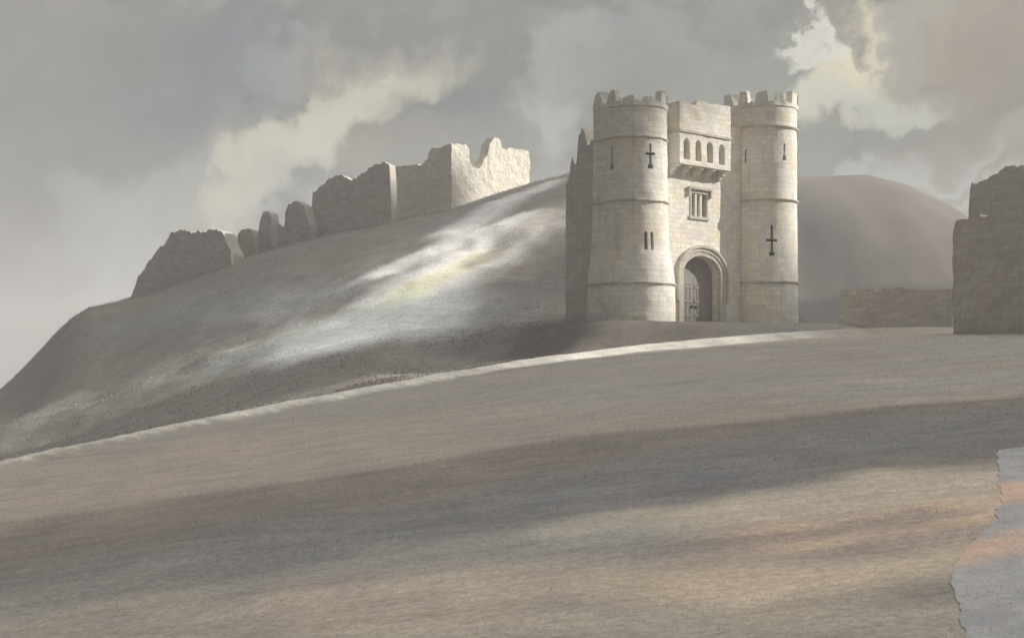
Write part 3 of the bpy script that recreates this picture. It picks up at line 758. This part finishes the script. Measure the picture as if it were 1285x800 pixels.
# sky out of view, left and behind, dimmed to deepen shade on the walls
left = ramp(nt, math_node(nt, 'MULTIPLY', sep.outputs['X'], -1.), .37, .62)
C = mixc(nt, 1., C, mixc(nt, left, (1, 1, 1), (.14, .14, .16)), 'MULTIPLY')
rear = ramp(nt, math_node(nt, 'MULTIPLY', sep.outputs['Y'], -1.), .1, .6)
C = mixc(nt, 1., C, mixc(nt, rear, (1, 1, 1), (.3, .31, .33)), 'MULTIPLY')
nish = mixc(nt, 1., sky.outputs[0], (.1, .1, .1), 'MULTIPLY')
C = mixc(nt, .96, nish, C)
nt.links.new(C, bgd.inputs['Color'])

# added sun blocker out of view to the right, above the haze: gaps cut where sun should land
ZC = 210.
kx, ky = sd.x/sd.z, sd.y/sd.z
def shade_xy(x, y, z): return np.array([x-kx*z, y-ky*z])          # where a place meets the sun's parallel projection
def make_sun_blocker():
    st = 3.0
    px = np.arange(-200, 230, st); py = np.arange(-70, 330, st); PX, PYY = np.meshgrid(px, py)
    gap = np.zeros_like(PX)
    def seg(a, b, w, soft=3.5):
        d = b-a; L = max(np.hypot(*d), 1e-3); d = d/L
        t = np.clip((PX-a[0])*d[0]+(PYY-a[1])*d[1], 0, L)
        return 1-sst(w-soft, w+soft, np.hypot(PX-a[0]-d[0]*t, PYY-a[1]-d[1]*t)+1.5*fbm(PX, PYY, 14, 61, 3))
    for a, b, w in (((-26.5, 79.), (8., 83.), 5.5), ((-18., 85.), (9., 88.), 6.)): gap = np.maximum(gap, seg(np.array(a), np.array(b), w, 1.5))                                     # over the gatehouse
    gap = np.maximum(gap, seg(shade_xy(-6, 167, 32), shade_xy(3, 178, 23), 6.5, 1.5))  # over the keep
    pts = [ground_at(u, r) for u, r in ((690, 240), (610, 295), (540, 350), (500, 380), (470, 405))]
    pts = [shade_xy(p[0], p[1], hz(*p)) for p in pts]
    for (a, b), w in zip(zip(pts, pts[1:]), (6., 12., 14., 10.)): gap = np.maximum(gap, seg(a, b, w))
    cr = [np.array([x, float(crest_y(np.array([x]))[0])+.3]) for x in (-13, -9, -4, 1, 6, 11, 16)]
    cr = [shade_xy(p[0], p[1], hz(*p)) for p in cr]
    for a, b in zip(cr, cr[1:]): gap = np.maximum(gap, seg(a, b, 5.0, 1.5))
    a, b = [ground_at(u, r) for u, r in ((960, 655), (1240, 612))]
    gap = np.maximum(gap, .8*seg(shade_xy(a[0], a[1], hz(*a)), shade_xy(b[0], b[1], hz(*b)), 1.2, 2.))
    solid = gap < .5
    bm = bmesh.new(); ok = np.zeros(PX.shape, bool)
    f = solid[:-1, :-1] & solid[1:, :-1] & solid[:-1, 1:] & solid[1:, 1:]
    ok[:-1, :-1] |= f; ok[1:, :-1] |= f; ok[:-1, 1:] |= f; ok[1:, 1:] |= f
    up, dn = {}, {}
    th = 7+5*fbm(PX, PYY, 40, 62, 4)
    for r, c in zip(*np.nonzero(ok)):
        x, y = PX[r, c]+kx*ZC, PYY[r, c]+ky*ZC
        up[r, c] = bm.verts.new((x, y, ZC+max(1.5, th[r, c]))); dn[r, c] = bm.verts.new((x, y, ZC-max(1.0, th[r, c]*.4)))
    for r, c in zip(*np.nonzero(f)):
        q = [(r, c), (r, c+1), (r+1, c+1), (r+1, c)]
        bm.faces.new([up[k] for k in q]); bm.faces.new([dn[k] for k in q[::-1]])
        for a, b, dr, dc in ((0, 1, -1, 0), (1, 2, 0, 1), (2, 3, 1, 0), (3, 0, 0, -1)):
            rr, cc = r+dr, c+dc
            if not (0 <= rr < f.shape[0] and 0 <= cc < f.shape[1] and f[rr, cc]):
                bm.faces.new((up[q[b]], up[q[a]], dn[q[a]], dn[q[b]]))
    me = bm_mesh('added_sun_blocker', bm)
    for p in me.polygons: p.use_smooth = True
    mc = plain_material('blocker_grey', (.75, .75, .76), .1, .02)
    tag(link('added_sun_blocker', me, mc), kind='stuff', label='added sun blocker with cut gaps, out of view to the right', cat='cloud')
make_sun_blocker()

HAZE = 0.0016
if HAZE:
    bm = bmesh.new(); box_bm(bm, gx[0]-5, gx[-1]+5, gy[0]-5, gy[-1]+5, float(ZZ.min())-1, float(ZZ.max())+4)
    hm = bm_mesh('haze', bm); mh = bpy.data.materials.new('pale_air'); mh.use_nodes = True; n2 = mh.node_tree; n2.nodes.clear()
    o2 = n2.nodes.new('ShaderNodeOutputMaterial'); pv = n2.nodes.new('ShaderNodeVolumePrincipled')
    pv.inputs['Color'].default_value = (.905, .92, .94, 1); pv.inputs['Density'].default_value = HAZE
    n2.links.new(pv.outputs[0], o2.inputs['Volume'])
    h = link('haze', hm, mh); tag(h, kind='stuff', label='thin pale mist in the air over the whole hill', cat='haze')

# ------------------------------------------------------------------ camera
cam = bpy.data.cameras.new('camera'); co = bpy.data.objects.new('camera', cam); col.objects.link(co)
co.location = (0, 0, 0); co.rotation_euler = (R(90), 0, 0)
cam.sensor_width = 36; cam.lens = 36*F/1285; cam.shift_y = (HY-400)/1285; cam.clip_end = 8000; cam.clip_start = .1
scene.camera = co
scene.view_settings.view_transform = 'Standard'; scene.view_settings.look = 'None'
scene.view_settings.exposure = .6; scene.view_settings.gamma = 1; scene.view_settings.use_curve_mapping = False
scene.render.engine = 'CYCLES'; scene.cycles.use_denoising = True; scene.cycles.max_bounces = 6
scene.cycles.volume_bounces = 1; scene.cycles.volume_step_rate = 4
